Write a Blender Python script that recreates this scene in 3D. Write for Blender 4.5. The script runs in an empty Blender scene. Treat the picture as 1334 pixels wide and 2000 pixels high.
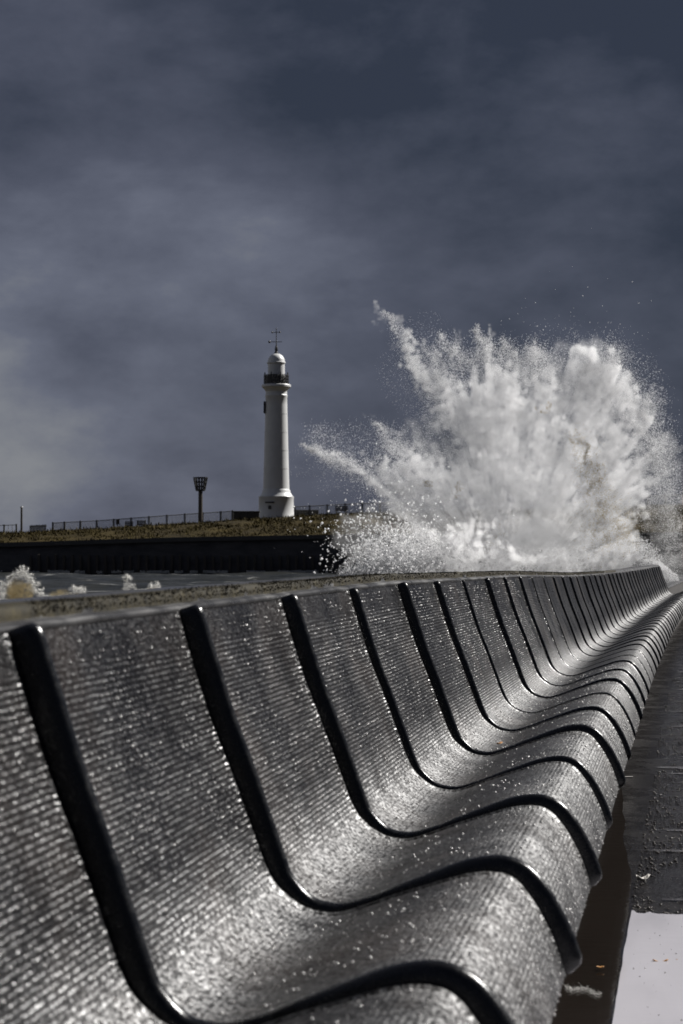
import bpy, bmesh, math, random
import numpy as np
from mathutils import Vector, Matrix
random.seed(7); rng = np.random.default_rng(7)
R = math.radians
scene = bpy.context.scene
COL = scene.collection

# ---------------------------------------------------------------- camera
H = 1.10                                        # eye height above the promenade
F = 3889.0                                      # focal length in photo pixels
YAW, PITCH = R(9.853), R(1.055)
cd = bpy.data.cameras.new('camera'); cam = bpy.data.objects.new('camera', cd); COL.objects.link(cam)
cam.location = (0, 0, H); cam.rotation_euler = (R(90) + PITCH, 0, YAW)
cd.sensor_fit = 'VERTICAL'; cd.sensor_height = 36; cd.sensor_width = 36; cd.lens = F * 36 / 2000
cd.clip_start = 0.05; cd.clip_end = 20000
cd.dof.use_dof = True; cd.dof.focus_distance = 11.0; cd.dof.aperture_fstop = 9.0; cd.dof.aperture_blades = 0
scene.camera = cam

# ---------------------------------------------------------------- light and sky
SKY_A, SKY_B = (1.33, 5.54, 1.53), (6.41, 5.47, 3.46)
SUN_AZ, SUN_EL = R(50), R(41)                   # azimuth clockwise from +Y
sl = bpy.data.lights.new('sun', 'SUN'); sun = bpy.data.objects.new('sun', sl); COL.objects.link(sun)
sl.energy = 5.0; sl.angle = R(0.5); sl.color = (1.0, 0.972, 0.935)
sdir = Vector((math.sin(SUN_AZ) * math.cos(SUN_EL), math.cos(SUN_AZ) * math.cos(SUN_EL), math.sin(SUN_EL)))
sun.rotation_euler = sdir.to_track_quat('Z', 'Y').to_euler(); sun.location = (30, 30, 40)

world = bpy.data.worlds.new('World'); scene.world = world; world.use_nodes = True
def build_world():
    nt = world.node_tree; nt.nodes.clear(); N = nt.nodes.new; L = nt.links.new
    out = N('ShaderNodeOutputWorld'); mix = N('ShaderNodeMixShader')
    sky = N('ShaderNodeTexSky'); sky.sky_type = 'NISHITA'; sky.sun_disc = False
    sky.sun_elevation = SUN_EL; sky.sun_rotation = SUN_AZ
    b1 = N('ShaderNodeBackground'); b1.inputs[1].default_value = 0.08; L(sky.outputs[0], b1.inputs[0])
    tc = N('ShaderNodeTexCoord'); sep = N('ShaderNodeSeparateXYZ'); L(tc.outputs['Generated'], sep.inputs[0])
    def math_(op, a, b=None, c=None, clamp=False):
        n = N('ShaderNodeMath'); n.operation = op; n.use_clamp = clamp
        for i, v in enumerate((a, b, c)):
            if v is None: continue
            if isinstance(v, (int, float)): n.inputs[i].default_value = v
            else: L(v, n.inputs[i])
        return n.outputs[0]
    def noise(scale, detail, rough, dist, loc, sc):
        m = N('ShaderNodeMapping'); m.inputs['Location'].default_value = loc; m.inputs['Scale'].default_value = sc
        L(tc.outputs['Generated'], m.inputs[0])
        n = N('ShaderNodeTexNoise'); n.inputs['Scale'].default_value = scale; n.inputs['Detail'].default_value = detail
        n.inputs['Roughness'].default_value = rough; n.inputs['Distortion'].default_value = dist
        L(m.outputs[0], n.inputs['Vector']); return n.outputs[0]
    big = noise(3.0, 2, 0.45, 0.0, SKY_A, (1, 1, 1.6))
    mid = noise(8.0, 8, 0.57, 0.12, SKY_B, (1, 1, 1.9))
    fine = noise(34, 6, 0.6, 0.1, (1.3, 0.2, 0.5), (1, 1, 1.6))
    # stretch the contrast of the two cloud layers, then lay them over a pale horizon; the storm bank is thickest to the north-east
    v = math_('ADD', math_('MULTIPLY', math_('SUBTRACT', big, 0.5), 1.1), math_('MULTIPLY', math_('SUBTRACT', mid, 0.5), 1.25))
    v = math_('ADD', v, math_('MULTIPLY', math_('SUBTRACT', fine, 0.5), 0.22))
    hz = math_('MAXIMUM', math_('SUBTRACT', 0.22, sep.outputs[2]), 0.0)
    v = math_('ADD', v, math_('ADD', math_('MULTIPLY', hz, 1.25), math_('MULTIPLY', sep.outputs[0], -1.35)))
    v = math_('ADD', v, -0.015)
    cr = N('ShaderNodeValToRGB'); L(v, cr.inputs[0])
    e = cr.color_ramp.elements
    e[0].position = 0.0; e[0].color = (0.016, 0.020, 0.032, 1)
    e[1].position = 1.0; e[1].color = (0.128, 0.134, 0.148, 1)
    x = e.new(0.45); x.color = (0.046, 0.051, 0.072, 1)
    x = e.new(0.72); x.color = (0.074, 0.081, 0.108, 1)
    b2 = N('ShaderNodeBackground'); b2.inputs[1].default_value = 1.0; L(cr.outputs[0], b2.inputs[0])
    mix.inputs[0].default_value = 0.985
    L(b1.outputs[0], mix.inputs[1]); L(b2.outputs[0], mix.inputs[2]); L(mix.outputs[0], out.inputs[0])
build_world()

vs = scene.view_settings
vs.view_transform = 'Standard'; vs.look = 'None'; vs.exposure = 0.75; vs.gamma = 1.0; vs.use_curve_mapping = False
cy = scene.cycles
cy.max_bounces = 32; cy.diffuse_bounces = 16; cy.glossy_bounces = 4; cy.transmission_bounces = 16; cy.volume_bounces = 28; cy.volume_step_rate = 2.0; cy.volume_max_steps = 96; cy.transparent_max_bounces = 8
cy.sample_clamp_indirect = 6.0; cy.sample_clamp_direct = 5.0; cy.caustics_reflective = False; cy.caustics_refractive = False
cy.use_denoising = True; cy.denoiser = 'OPENIMAGEDENOISE'; cy.denoising_prefilter = 'ACCURATE'

# ---------------------------------------------------------------- helpers
def tag(o, label=None, cat=None, group=None, kind=None):
    if label: o['label'] = label
    if cat: o['category'] = cat
    if group: o['group'] = group
    if kind: o['kind'] = kind
    return o
def mesh_np(name, V, faces, mat=None, smooth=False):
    """V (n,3) array; faces: (m,k) int array (all the same size) or a list of tuples."""
    me = bpy.data.meshes.new(name); V = np.asarray(V, np.float32)
    if isinstance(faces, np.ndarray):
        m, k = faces.shape
        me.vertices.add(len(V)); me.vertices.foreach_set('co', V.ravel())
        me.loops.add(m * k); me.loops.foreach_set('vertex_index', faces.astype(np.int32).ravel())
        me.polygons.add(m); me.polygons.foreach_set('loop_start', np.arange(0, m * k, k, dtype=np.int32))
        me.update(calc_edges=True)
    else:
        me.from_pydata(V.tolist(), [], [tuple(f) for f in faces]); me.update()
    if smooth: me.polygons.foreach_set('use_smooth', np.ones(len(me.polygons), bool))
    if mat: me.materials.append(mat)
    return me
def link(name, me, parent=None, loc=None, rot=None):
    o = bpy.data.objects.new(name, me); COL.objects.link(o)
    if parent: o.parent = parent
    if loc is not None: o.location = loc
    if rot is not None: o.rotation_euler = rot
    return o
def empty(name, loc=(0, 0, 0)):
    o = bpy.data.objects.new(name, None); COL.objects.link(o); o.location = loc; return o
class MB:
    """collects simple shapes into one mesh"""
    def __init__(s): s.v = []; s.f = []
    def add(s, V, Fc):
        n = len(s.v); s.v += [tuple(p) for p in V]; s.f += [tuple(i + n for i in f) for f in Fc]; return s
    def box(s, c, d, rz=0.0, bev=0.0):
        x, y, z = (t / 2 for t in d); V = []
        if bev <= 0:
            for sz in (-z, z):
                for sx, sy in ((-x, -y), (x, -y), (x, y), (-x, y)): V.append((sx, sy, sz))
            Fc = [(3, 2, 1, 0), (4, 5, 6, 7)] + [(i, (i + 1) % 4, 4 + (i + 1) % 4, 4 + i) for i in range(4)]
        else:
            b = bev
            for zz, ins in ((-z, b), (-z + b, 0), (z - b, 0), (z, b)):
                for sx, sy in ((-1, -1), (1, -1), (1, 1), (-1, 1)): V.append((sx * (x - ins), sy * (y - ins), zz))
            Fc = [(3, 2, 1, 0), (12, 13, 14, 15)]
            for k in range(3): Fc += [(4*k + i, 4*k + (i + 1) % 4, 4*k + 4 + (i + 1) % 4, 4*k + 4 + i) for i in range(4)]
        ca, sa = math.cos(rz), math.sin(rz)
        return s.add([(c[0] + p[0]*ca - p[1]*sa, c[1] + p[0]*sa + p[1]*ca, c[2] + p[2]) for p in V], Fc)
    def tube(s, a, b, r0, r1=None, n=8):
        a, b = Vector(a), Vector(b); r1 = r0 if r1 is None else r1
        q = (b - a).to_track_quat('Z', 'Y'); V = []
        for p, r in ((a, r0), (b, r1)):
            for i in range(n):
                t = 2 * math.pi * i / n; V.append(p + q @ Vector((r * math.cos(t), r * math.sin(t), 0)))
        return s.add(V, [(i, (i+1) % n, n + (i+1) % n, n + i) for i in range(n)] + [tuple(range(n))[::-1], tuple(range(n, 2*n))])
    def lathe(s, prof, c=(0, 0, 0), n=32):
        V = []; Fc = []
        for r, z in prof:
            for i in range(n):
                t = 2 * math.pi * i / n; V.append((c[0] + r * math.cos(t), c[1] + r * math.sin(t), c[2] + z))
        for k in range(len(prof) - 1):
            Fc += [(k*n + i, k*n + (i+1) % n, (k+1)*n + (i+1) % n, (k+1)*n + i) for i in range(n)]
        Fc += [tuple(range(n))[::-1], tuple(range((len(prof)-1)*n, len(prof)*n))]
        return s.add(V, Fc)
    def build(s, name, mat, parent=None, smooth=False, loc=None):
        me = mesh_np(name, np.array(s.v), s.f, mat)
        if smooth:
            me.polygons.foreach_set('use_smooth', np.ones(len(me.polygons), bool))
            me.set_sharp_from_angle(angle=R(35))
        return link(name, me, parent, loc)

# --- value noise (for building shapes)
_lat = rng.random((64, 64, 64)).astype(np.float32)
def vnoise(P):
    P = np.asarray(P, np.float32); i = np.floor(P).astype(np.int64); f = P - i; f = f * f * (3 - 2 * f); i &= 63; j = (i + 1) & 63
    x0, y0, z0 = i.T; x1, y1, z1 = j.T; fx, fy, fz = f.T; l = _lat
    a = l[x0, y0, z0] * (1-fx) + l[x1, y0, z0] * fx; b = l[x0, y1, z0] * (1-fx) + l[x1, y1, z0] * fx
    c = l[x0, y0, z1] * (1-fx) + l[x1, y0, z1] * fx; d = l[x0, y1, z1] * (1-fx) + l[x1, y1, z1] * fx
    return (a * (1-fy) + b * fy) * (1-fz) + (c * (1-fy) + d * fy) * fz
def fbm(P, oct=4, gain=0.5):
    P = np.asarray(P, np.float32); s = 0; a = 1; t = 0
    for k in range(oct): s = s + a * vnoise(P * 2**k + 17.3 * k); t += a; a *= gain
    return s / t

# --- photo pixel -> ray -> point
_fw = np.array([-math.sin(YAW)*math.cos(PITCH), math.cos(YAW)*math.cos(PITCH), math.sin(PITCH)])
_rt = np.array([math.cos(YAW), math.sin(YAW), 0.0]); _up = np.cross(_rt, _fw)
def at(px, py, d):
    """the place seen at photo pixel (px, py), d metres ahead of the camera"""
    px = np.asarray(px, float)[..., None]; py = np.asarray(py, float)[..., None]
    return np.array([0, 0, H]) + np.asarray(d, float)[..., None] * (_fw + (px - 667)/F*_rt - (py - 1000)/F*_up)

# --- the promenade dips and swings gently to the right with distance
_dy = [-50, 6.5, 11.65, 17.5, 23.4, 27.4, 34, 42, 60, 200]; _dz = [0, 0, 0.045, 0.125, 0.175, 0.205, 0.235, 0.25, 0.26, 0.26]
def drop(y): return np.interp(y, _dy, _dz)
def swing(y):
    y = np.asarray(y, float); t = np.clip(y - 12, 0, 40); return 0.00044 * t * t + np.clip(y - 52, 0, None) * 0.0352
def on_ground(px, py, lift=0.0):
    z = 0.0
    for _ in range(8):
        r = at(px, py, 1.0) - np.array([0, 0, H]); t = (z - H) / r[2]; y = r[1] * t; z = -float(drop(y))
    return Vector((r[0]*t, y, z + lift))

# ---------------------------------------------------------------- cross-section of the long bench
RIB = np.array([(-0.957, 0.985), (-0.949, 0.962), (-0.932, 0.907), (-0.890, 0.778), (-0.850, 0.675), (-0.812, 0.572), (-0.780, 0.486), (-0.755, 0.450),
                (-0.722, 0.424), (-0.690, 0.413), (-0.655, 0.412), (-0.600, 0.429), (-0.540, 0.451), (-0.440, 0.487), (-0.400, 0.498), (-0.367, 0.502),
                (-0.335, 0.499), (-0.307, 0.485), (-0.284, 0.461), (-0.262, 0.430), (-0.235, 0.378), (-0.218, 0.332), (-0.210, 0.305)])
def resample(P, n):
    # Catmull-Rom through the points, then even steps
    Q = np.vstack([2*P[0]-P[1], P, 2*P[-1]-P[-2]]); out = []
    for k in range(1, len(Q)-2):
        t = np.linspace(0, 1, 24, endpoint=False)[:, None]; a, b, c, d = Q[k-1], Q[k], Q[k+1], Q[k+2]
        out.append(0.5*((2*b) + (c-a)*t + (2*a-5*b+4*c-d)*t*t + (3*b-a-3*c+d)*t**3))
    out = np.vstack(out + [P[-1:]]); s = np.r_[0, np.cumsum(np.hypot(*np.diff(out, axis=0).T))]
    u = np.linspace(0, s[-1], n); return np.c_[np.interp(u, s, out[:, 0]), np.interp(u, s, out[:, 1])], u
def normals(C):
    T = np.gradient(C, axis=0); T /= np.hypot(*T.T)[:, None]; return np.c_[-T[:, 1], T[:, 0]] * 1.0
CEN, _s = resample(RIB, 400); LEN = _s[-1]
_k = [0, 0.10, 0.42, 0.475, 0.52, 0.62, 0.72, 0.78, 0.86, 1.0]; _p = [0.044, 0.046, 0.040, 0.030, 0.020, 0.014, 0.022, 0.028, 0.038, 0.040]
PRO = np.interp(_s / LEN, _k, _p); PRO = np.convolve(np.pad(PRO, 12, 'edge'), np.ones(25)/25, 'valid')
NRM = normals(CEN)
if NRM[5, 0] < 0: NRM = -NRM
SURF = CEN - NRM * (PRO * 0.5)[:, None]
SURF = np.vstack([SURF[0] + (SURF[0]-SURF[3]) * 0.25, SURF]); SURF, SS = resample(SURF, 700); SN = normals(SURF)
if SN[5, 0] < 0: SN = -SN
SLEN = SS[-1]
PITCHY = 0.985
RIB_Y = [2.8 + PITCHY * k for k in range(-2, 41)]
THICK = {0: 1, 1: 1.05, 2: 1.0, 3: .9, 4: .56, 5: .8, 6: .56, 7: .28, 8: .56, 9: .40, 10: .40, 11: .14, 12: .16}
# ---------------------------------------------------------------- materials
class M_:
    def __init__(s, name):
        s.m = bpy.data.materials.new(name); s.m.use_nodes = True; s.nt = s.m.node_tree; s.p = s.nt.nodes['Principled BSDF']
        s.N = s.nt.nodes.new; s.L = s.nt.links.new; s.tc = s.N('ShaderNodeTexCoord')
    def set(s, **k):
        for a, b in k.items():
            i = s.p.inputs[a.replace('_', ' ')]
            if hasattr(b, 'is_output') or isinstance(b, bpy.types.NodeSocket): s.L(b, i)
            else: i.default_value = b if not isinstance(b, tuple) or len(b) == 4 else (*b, 1)
        return s
    def noise(s, scale, detail=4, rough=0.55, coord='Object', sc=(1, 1, 1), dist=0.0, loc=(0, 0, 0)):
        m = s.N('ShaderNodeMapping'); m.inputs['Scale'].default_value = sc; m.inputs['Location'].default_value = loc
        s.L(s.tc.outputs[coord], m.inputs[0])
        n = s.N('ShaderNodeTexNoise'); n.inputs['Scale'].default_value = scale; n.inputs['Detail'].default_value = detail
        n.inputs['Roughness'].default_value = rough; n.inputs['Distortion'].default_value = dist; s.L(m.outputs[0], n.inputs[0]); return n.outputs[0]
    def voro(s, scale, coord='Object', sc=(1, 1, 1), rand=1.0):
        m = s.N('ShaderNodeMapping'); m.inputs['Scale'].default_value = sc; s.L(s.tc.outputs[coord], m.inputs[0])
        n = s.N('ShaderNodeTexVoronoi'); n.inputs['Scale'].default_value = scale; n.inputs['Randomness'].default_value = rand
        s.L(m.outputs[0], n.inputs[0]); return n.outputs['Distance']
    def ramp(s, v, *stops):
        r = s.N('ShaderNodeValToRGB'); s.L(v, r.inputs[0]); e = r.color_ramp.elements
        def c4(c): return (c, c, c, 1) if isinstance(c, (int, float)) else (*c, 1)
        e[0].position, e[0].color = stops[0][0], c4(stops[0][1]); e[1].position, e[1].color = stops[-1][0], c4(stops[-1][1])
        for p, c in stops[1:-1]: x = e.new(p); x.color = c4(c)
        return r.outputs[0]
    def mix(s, f, a, b, mode='MIX'):
        n = s.N('ShaderNodeMix'); n.data_type = 'RGBA'; n.blend_type = mode
        for i, v in ((0, f), (6, a), (7, b)):
            if isinstance(v, bpy.types.NodeSocket): s.L(v, n.inputs[i])
            else: n.inputs[i].default_value = v if i == 0 else (*v, 1)
        return n.outputs[2]
    def math(s, op, a, b, clamp=False):
        n = s.N('ShaderNodeMath'); n.operation = op; n.use_clamp = clamp
        for i, v in enumerate((a, b)):
            if isinstance(v, bpy.types.NodeSocket): s.L(v, n.inputs[i])
            else: n.inputs[i].default_value = v
        return n.outputs[0]
    def bump(s, h, strength=0.5, dist=0.01, prev=None):
        b = s.N('ShaderNodeBump'); b.inputs['Strength'].default_value = strength; b.inputs['Distance'].default_value = dist; s.L(h, b.inputs['Height'])
        if prev is not None: s.L(prev, b.inputs['Normal'])
        s.L(b.outputs[0], s.p.inputs['Normal']); return b.outputs[0]

def mat_panel():
    a = M_('wet_ribbed_concrete')
    big = a.noise(2.2, 5, 0.65, 'UV', loc=(3, 1, 0), dist=0.4); st = a.noise(34, 4, 0.65, 'UV', sc=(1, 0.05, 1)); fi = a.noise(160, 3, 0.6, 'UV')
    c = a.ramp(big, (0.3, (0.004, 0.004, 0.005)), (0.5, (0.008, 0.0075, 0.008)), (0.72, (0.021, 0.016, 0.014)))
    c = a.mix(a.ramp(st, (0.58, 0.0), (0.78, 0.35)), c, (0.07, 0.068, 0.07))
    c = a.mix(a.ramp(fi, (0.35, 0.7), (0.55, 0.0)), c, (0.004, 0.004, 0.005))
    rg = a.math('ADD', a.ramp(a.noise(60, 4, 0.7, 'UV'), (0.3, 0.18), (0.7, 0.36)), a.ramp(big, (0.35, 0.0), (0.65, 0.12)))
    sx = a.N('ShaderNodeSeparateXYZ'); a.L(a.tc.outputs['UV'], sx.inputs[0]); vv = a.math('DIVIDE', sx.outputs[1], SLEN)
    rg = a.math('ADD', rg, a.ramp(vv, (0.34, 0.0), (0.44, 0.22), (0.58, 0.22), (0.64, 0.10), (0.80, 0.24), (1.0, 0.16)))
    sp = a.math('MULTIPLY', a.ramp(a.noise(5, 5, 0.7, 'UV', loc=(1, 4, 0), sc=(1.6, 0.7, 1)), (0.36, 0.22), (0.66, 0.95)), a.ramp(a.noise(95, 3, 0.6, 'UV', sc=(0.7, 1, 1)), (0.43, 0.10), (0.60, 1.0)))
    sp = a.math('MULTIPLY', sp, a.ramp(vv, (0.0, 0.24), (0.33, 0.34), (0.43, 1.0), (0.53, 1.0), (0.60, 0.26), (0.69, 0.36), (0.79, 1.0), (1.0, 0.6)))
    a.set(Base_Color=c, Roughness=rg, IOR=2.6, Specular_IOR_Level=sp)
    n1 = a.bump(a.voro(150, 'UV', rand=1.0), 0.5, 0.0035)
    a.bump(a.noise(420, 2, 0.6, 'UV'), 0.4, 0.0012, n1)
    return a.m
def mat_rubber():
    a = M_('wet_black_rubber')
    a.set(Base_Color=a.ramp(a.noise(14, 7, 0.75), (0.50, (0.005, 0.0055, 0.007)), (0.66, (0.009, 0.009, 0.010)), (0.74, (0.035, 0.034, 0.034))), Roughness=a.ramp(a.noise(60, 4), (0.3, 0.16), (0.7, 0.34)), IOR=1.5)
    a.bump(a.noise(220, 3, 0.6), 0.25, 0.002); return a.m
def mat_coping():
    a = M_('wet_coping_concrete')
    c = a.ramp(a.noise(14, 6, 0.65), (0.3, (0.014, 0.014, 0.015)), (0.6, (0.034, 0.033, 0.033)), (0.8, (0.06, 0.058, 0.055)))
    a.set(Base_Color=c, Roughness=a.ramp(a.noise(5, 3), (0.35, 0.22), (0.65, 0.5)))
    a.bump(a.noise(90, 5, 0.65), 0.35, 0.004); return a.m
def mat_wall():
    a = M_('dark_sea_wall')
    c = a.ramp(a.noise(0.6, 6, 0.65, sc=(1, 1, 2.5)), (0.3, (0.020, 0.020, 0.0205)), (0.7, (0.075, 0.068, 0.064)))
    a.set(Base_Color=c, Roughness=0.65); a.bump(a.noise(4, 5), 0.4, 0.05); return a.m
def mat_algae():
    a = M_('ochre_algae')
    c = a.ramp(a.noise(35, 5, 0.65), (0.3, (0.006, 0.005, 0.002)), (0.55, (0.018, 0.014, 0.0045)), (0.8, (0.046, 0.036, 0.012)))
    a.set(Base_Color=c, Roughness=0.75, Specular_IOR_Level=0.2); a.bump(a.noise(160, 4), 0.6, 0.004); return a.m
def mat_ground():
    a = M_('wet_tarmac')
    c = a.ramp(a.noise(40, 5, 0.7), (0.3, (0.005, 0.0045, 0.0045)), (0.6, (0.014, 0.0125, 0.012)), (0.8, (0.04, 0.037, 0.036)))
    wet = a.noise(2.0, 5, 0.65, sc=(1.2, 1, 1))
    a.set(Base_Color=c, Roughness=a.ramp(wet, (0.42, 0.05), (0.60, 0.36)), IOR=1.33)
    n1 = a.bump(a.voro(90), 0.45, 0.006)
    a.bump(a.noise(260, 3), 0.3, 0.002, n1); return a.m
def mat_simple(name, col, rough=0.5, metal=0.0, var=0.25, scale=8):
    a = M_(name); lo = tuple(x * (1 - var) for x in col); hi = tuple(min(1, x * (1 + var)) for x in col)
    a.set(Base_Color=a.ramp(a.noise(scale, 5, 0.6), (0.3, lo), (0.7, hi)), Roughness=rough, Metallic=metal); return a.m
def mat_spray(name, col, tl=0.62):
    m = bpy.data.materials.new(name); m.use_nodes = True; nt = m.node_tree; nt.nodes.clear()
    o = nt.nodes.new('ShaderNodeOutputMaterial'); d = nt.nodes.new('ShaderNodeBsdfDiffuse'); t = nt.nodes.new('ShaderNodeBsdfTranslucent')
    x = nt.nodes.new('ShaderNodeMixShader'); x.inputs[0].default_value = tl
    tc = nt.nodes.new('ShaderNodeTexCoord'); n = nt.nodes.new('ShaderNodeTexNoise'); n.inputs['Scale'].default_value = 0.9; n.inputs['Detail'].default_value = 4
    r = nt.nodes.new('ShaderNodeValToRGB'); nt.links.new(tc.outputs['Object'], n.inputs[0]); nt.links.new(n.outputs[0], r.inputs[0])
    r.color_ramp.elements[0].position = 0.3; r.color_ramp.elements[0].color = (*[c * 0.97 for c in col], 1)
    r.color_ramp.elements[1].position = 0.6; r.color_ramp.elements[1].color = (*col, 1)
    for b in (d, t): nt.links.new(r.outputs[0], b.inputs[0])
    nt.links.new(d.outputs[0], x.inputs[1]); nt.links.new(t.outputs[0], x.inputs[2]); nt.links.new(x.outputs[0], o.inputs[0]); return m
def mat_sea():
    a = M_('storm_sea')
    c = a.ramp(a.noise(0.25, 6, 0.7, sc=(1, 2.5, 1)), (0.35, (0.010, 0.012, 0.013)), (0.58, (0.026, 0.027, 0.026)), (0.66, (0.20, 0.20, 0.19)))
    a.set(Base_Color=c, Roughness=0.3, IOR=1.33, Specular_IOR_Level=0.10); a.bump(a.noise(2.2, 6, 0.65), 0.5, 0.2); return a.m
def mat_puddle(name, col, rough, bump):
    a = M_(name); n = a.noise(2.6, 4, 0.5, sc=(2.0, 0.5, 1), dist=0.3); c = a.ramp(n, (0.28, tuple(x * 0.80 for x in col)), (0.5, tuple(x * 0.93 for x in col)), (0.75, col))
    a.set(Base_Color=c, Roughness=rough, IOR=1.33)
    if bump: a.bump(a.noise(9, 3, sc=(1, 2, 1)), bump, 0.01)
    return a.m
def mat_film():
    a = M_('sky_pale_film'); sp = a.noise(70, 5, 0.75); c = a.ramp(sp, (0.40, (0.012, 0.011, 0.011)), (0.60, (0.13, 0.125, 0.13)), (0.78, (0.26, 0.25, 0.26)))  # pale speckle paints in the sky's reflection on the wet film
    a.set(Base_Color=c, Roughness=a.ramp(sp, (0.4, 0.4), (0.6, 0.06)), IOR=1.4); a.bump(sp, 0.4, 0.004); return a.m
def mat_bank():
    a = M_('rough_bank_turf')
    c = a.ramp(a.noise(0.35, 7, 0.7, sc=(1, 1, 1.6)), (0.30, (0.013, 0.009, 0.003)), (0.5, (0.029, 0.021, 0.0055)), (0.7, (0.052, 0.038, 0.011)))
    a.set(Base_Color=c, Roughness=0.95, Specular_IOR_Level=0.1); a.bump(a.noise(2.0, 6, 0.7), 0.9, 0.3); return a.m
M = dict(panel=mat_panel(), rubber=mat_rubber(), coping=mat_coping(), wall=mat_wall(), algae=mat_algae(), ground=mat_ground(), sea=mat_sea(), bank=mat_bank())
M['white_paint'] = mat_simple('white_tower_paint', (0.53, 0.535, 0.535), 0.42, 0, 0.07, 1.2)
M['dark_iron'] = mat_simple('dark_iron', (0.020, 0.020, 0.022), 0.45)
M['fence_metal'] = mat_simple('grey_fence_metal', (0.10, 0.10, 0.095), 0.55)
M['dark_wood'] = mat_simple('dark_timber', (0.035, 0.028, 0.022), 0.6)
M['stone'] = mat_simple('dark_stone', (0.05, 0.047, 0.043), 0.8)
M['spray'] = mat_spray('white_spray', (0.985, 0.985, 0.99))
M['mud_water'] = mat_spray('silty_water', (0.56, 0.47, 0.27), 0.6)
M['silt'] = mat_spray('brown_silt', (0.34, 0.28, 0.15), 0.5)
M['foam'] = mat_spray('cream_foam', (0.97, 0.965, 0.95), 0.6)
M['sky_pale'] = mat_puddle('sky_pale_puddle', (0.40, 0.388, 0.415), 0.05, 0.04)  # pale base colour stands in for bright sky mirrored in the water
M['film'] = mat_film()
M['clear'] = mat_puddle('bench_reflection_puddle', (0.011, 0.0085, 0.007), 0.07, 0.10)  # dark brown base and strip shape stand in for the bench's reflection
def mat_bead():
    a = M_('water_bead'); a.set(Base_Color=(0.55, 0.54, 0.53), Metallic=0.85, Roughness=0.28); return a.m
M['bead'] = mat_bead()
M['leaf'] = mat_simple('dead_leaf', (0.35, 0.17, 0.05), 0.5, 0, 0.4, 60)
M['pale'] = mat_simple('pale_scrap', (0.78, 0.75, 0.70), 0.6)
M['pebble'] = mat_simple('wet_pebble', (0.06, 0.054, 0.05), 0.22, 0, 0.6, 30)
M['kelp'] = mat_simple('dark_seaweed', (0.02, 0.016, 0.010), 0.35)

# ---------------------------------------------------------------- promenade, land and sea
def strip_sheet(name, xs, ys, z0, mat, lift=0.0, follow=True):
    ys = np.asarray(ys, float); V = []
    for y in ys:
        for x in xs: V.append((x + (swing(y) if follow else 0), y, z0 - drop(y) + lift))
    n = len(xs); Fc = [(j*n + i, j*n + i + 1, (j+1)*n + i + 1, (j+1)*n + i) for j in range(len(ys)-1) for i in range(n-1)]
    return link(name, mesh_np(name, np.array(V), Fc, mat, True))
promenade = strip_sheet('promenade', [-1.0, 0.0, 2, 8, 60], np.r_[np.linspace(-12, 60, 73), np.linspace(64, 175, 30)], 0.0, M['ground'])
tag(promenade, 'wet dark tarmac promenade running beside the long bench', kind='structure')

SEA_Z = H - 1.92
def build_sea():
    ys = np.r_[np.linspace(-10, 60, 90), np.linspace(60.5, 152, 200)]; t = np.linspace(0, 1, 170)
    X = -1.29 + swing(ys)[:, None] - (t**1.6)[None, :] * 150; Y = np.repeat(ys[:, None], len(t), 1)
    P = np.stack([X.ravel() * 0.16, Y.ravel() * 0.28, np.zeros(X.size)], 1)
    Z = (fbm(P, 4, 0.5) - 0.5) * 0.85 + (fbm(P * 5.1 + 4, 3) - 0.5) * 0.30
    n = len(t); j, i = np.meshgrid(np.arange(len(ys)-1), np.arange(n-1), indexing='ij'); a = (j*n + i).ravel()
    me = mesh_np('sea', np.stack([X.ravel(), Y.ravel(), SEA_Z + Z], 1), np.stack([a, a + n, a + n + 1, a + 1], 1), M['sea'], True)
    tag(link('sea', me), 'dark choppy storm sea between the near wall and the far wall', kind='structure')
build_sea()
def build_seabed():
    tag(link('land', mesh_np('land', np.array([(-9000, -9000, -4.6), (9000, -9000, -4.6), (9000, 9000, -4.6), (-9000, 9000, -4.6)]), [(0, 1, 2, 3)], M['stone'])),
        'flat land under and beyond everything', kind='structure')
build_seabed()

# ---------------------------------------------------------------- the long bench
bench = empty('sea_wall_bench', (-0.6, 2.8, 0))
tag(bench, 'long curved concrete bench of ribbed grey panels with raised black joints', 'bench')
def unshift(V): V = np.asarray(V, float).copy(); V[:, 0] += 0.6; V[:, 1] -= 2.8; return V
def place(prof, ys):
    """sweep a cross-section (n,2) along stations ys -> (n*len(ys),3), following the promenade"""
    ys = np.asarray(ys, float); n = len(prof)
    X = prof[None, :, 0] + swing(ys)[:, None]; Z = prof[None, :, 1] - drop(ys)[:, None]; Y = np.repeat(ys[:, None], n, 1)
    return np.stack([X.ravel(), Y.ravel(), Z.ravel()], 1)
def grid_faces(nj, ni, flip=False):
    j, i = np.meshgrid(np.arange(nj-1), np.arange(ni-1), indexing='ij'); a = (j*ni + i).ravel()
    f = np.stack([a, a + ni, a + ni + 1, a + 1], 1); return f[:, ::-1] if flip else f
def set_uv(me, uv):
    l = me.uv_layers.new(name='UVMap'); idx = np.empty(len(me.loops), np.int32); me.loops.foreach_get('vertex_index', idx)
    l.data.foreach_set('uv', uv[idx].astype(np.float32).ravel())
UNDER = np.array([(-0.236, 0.285), (-0.27, 0.270), (-0.36, 0.262), (-0.40, 0.250), (-0.405, -0.06)])
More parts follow.
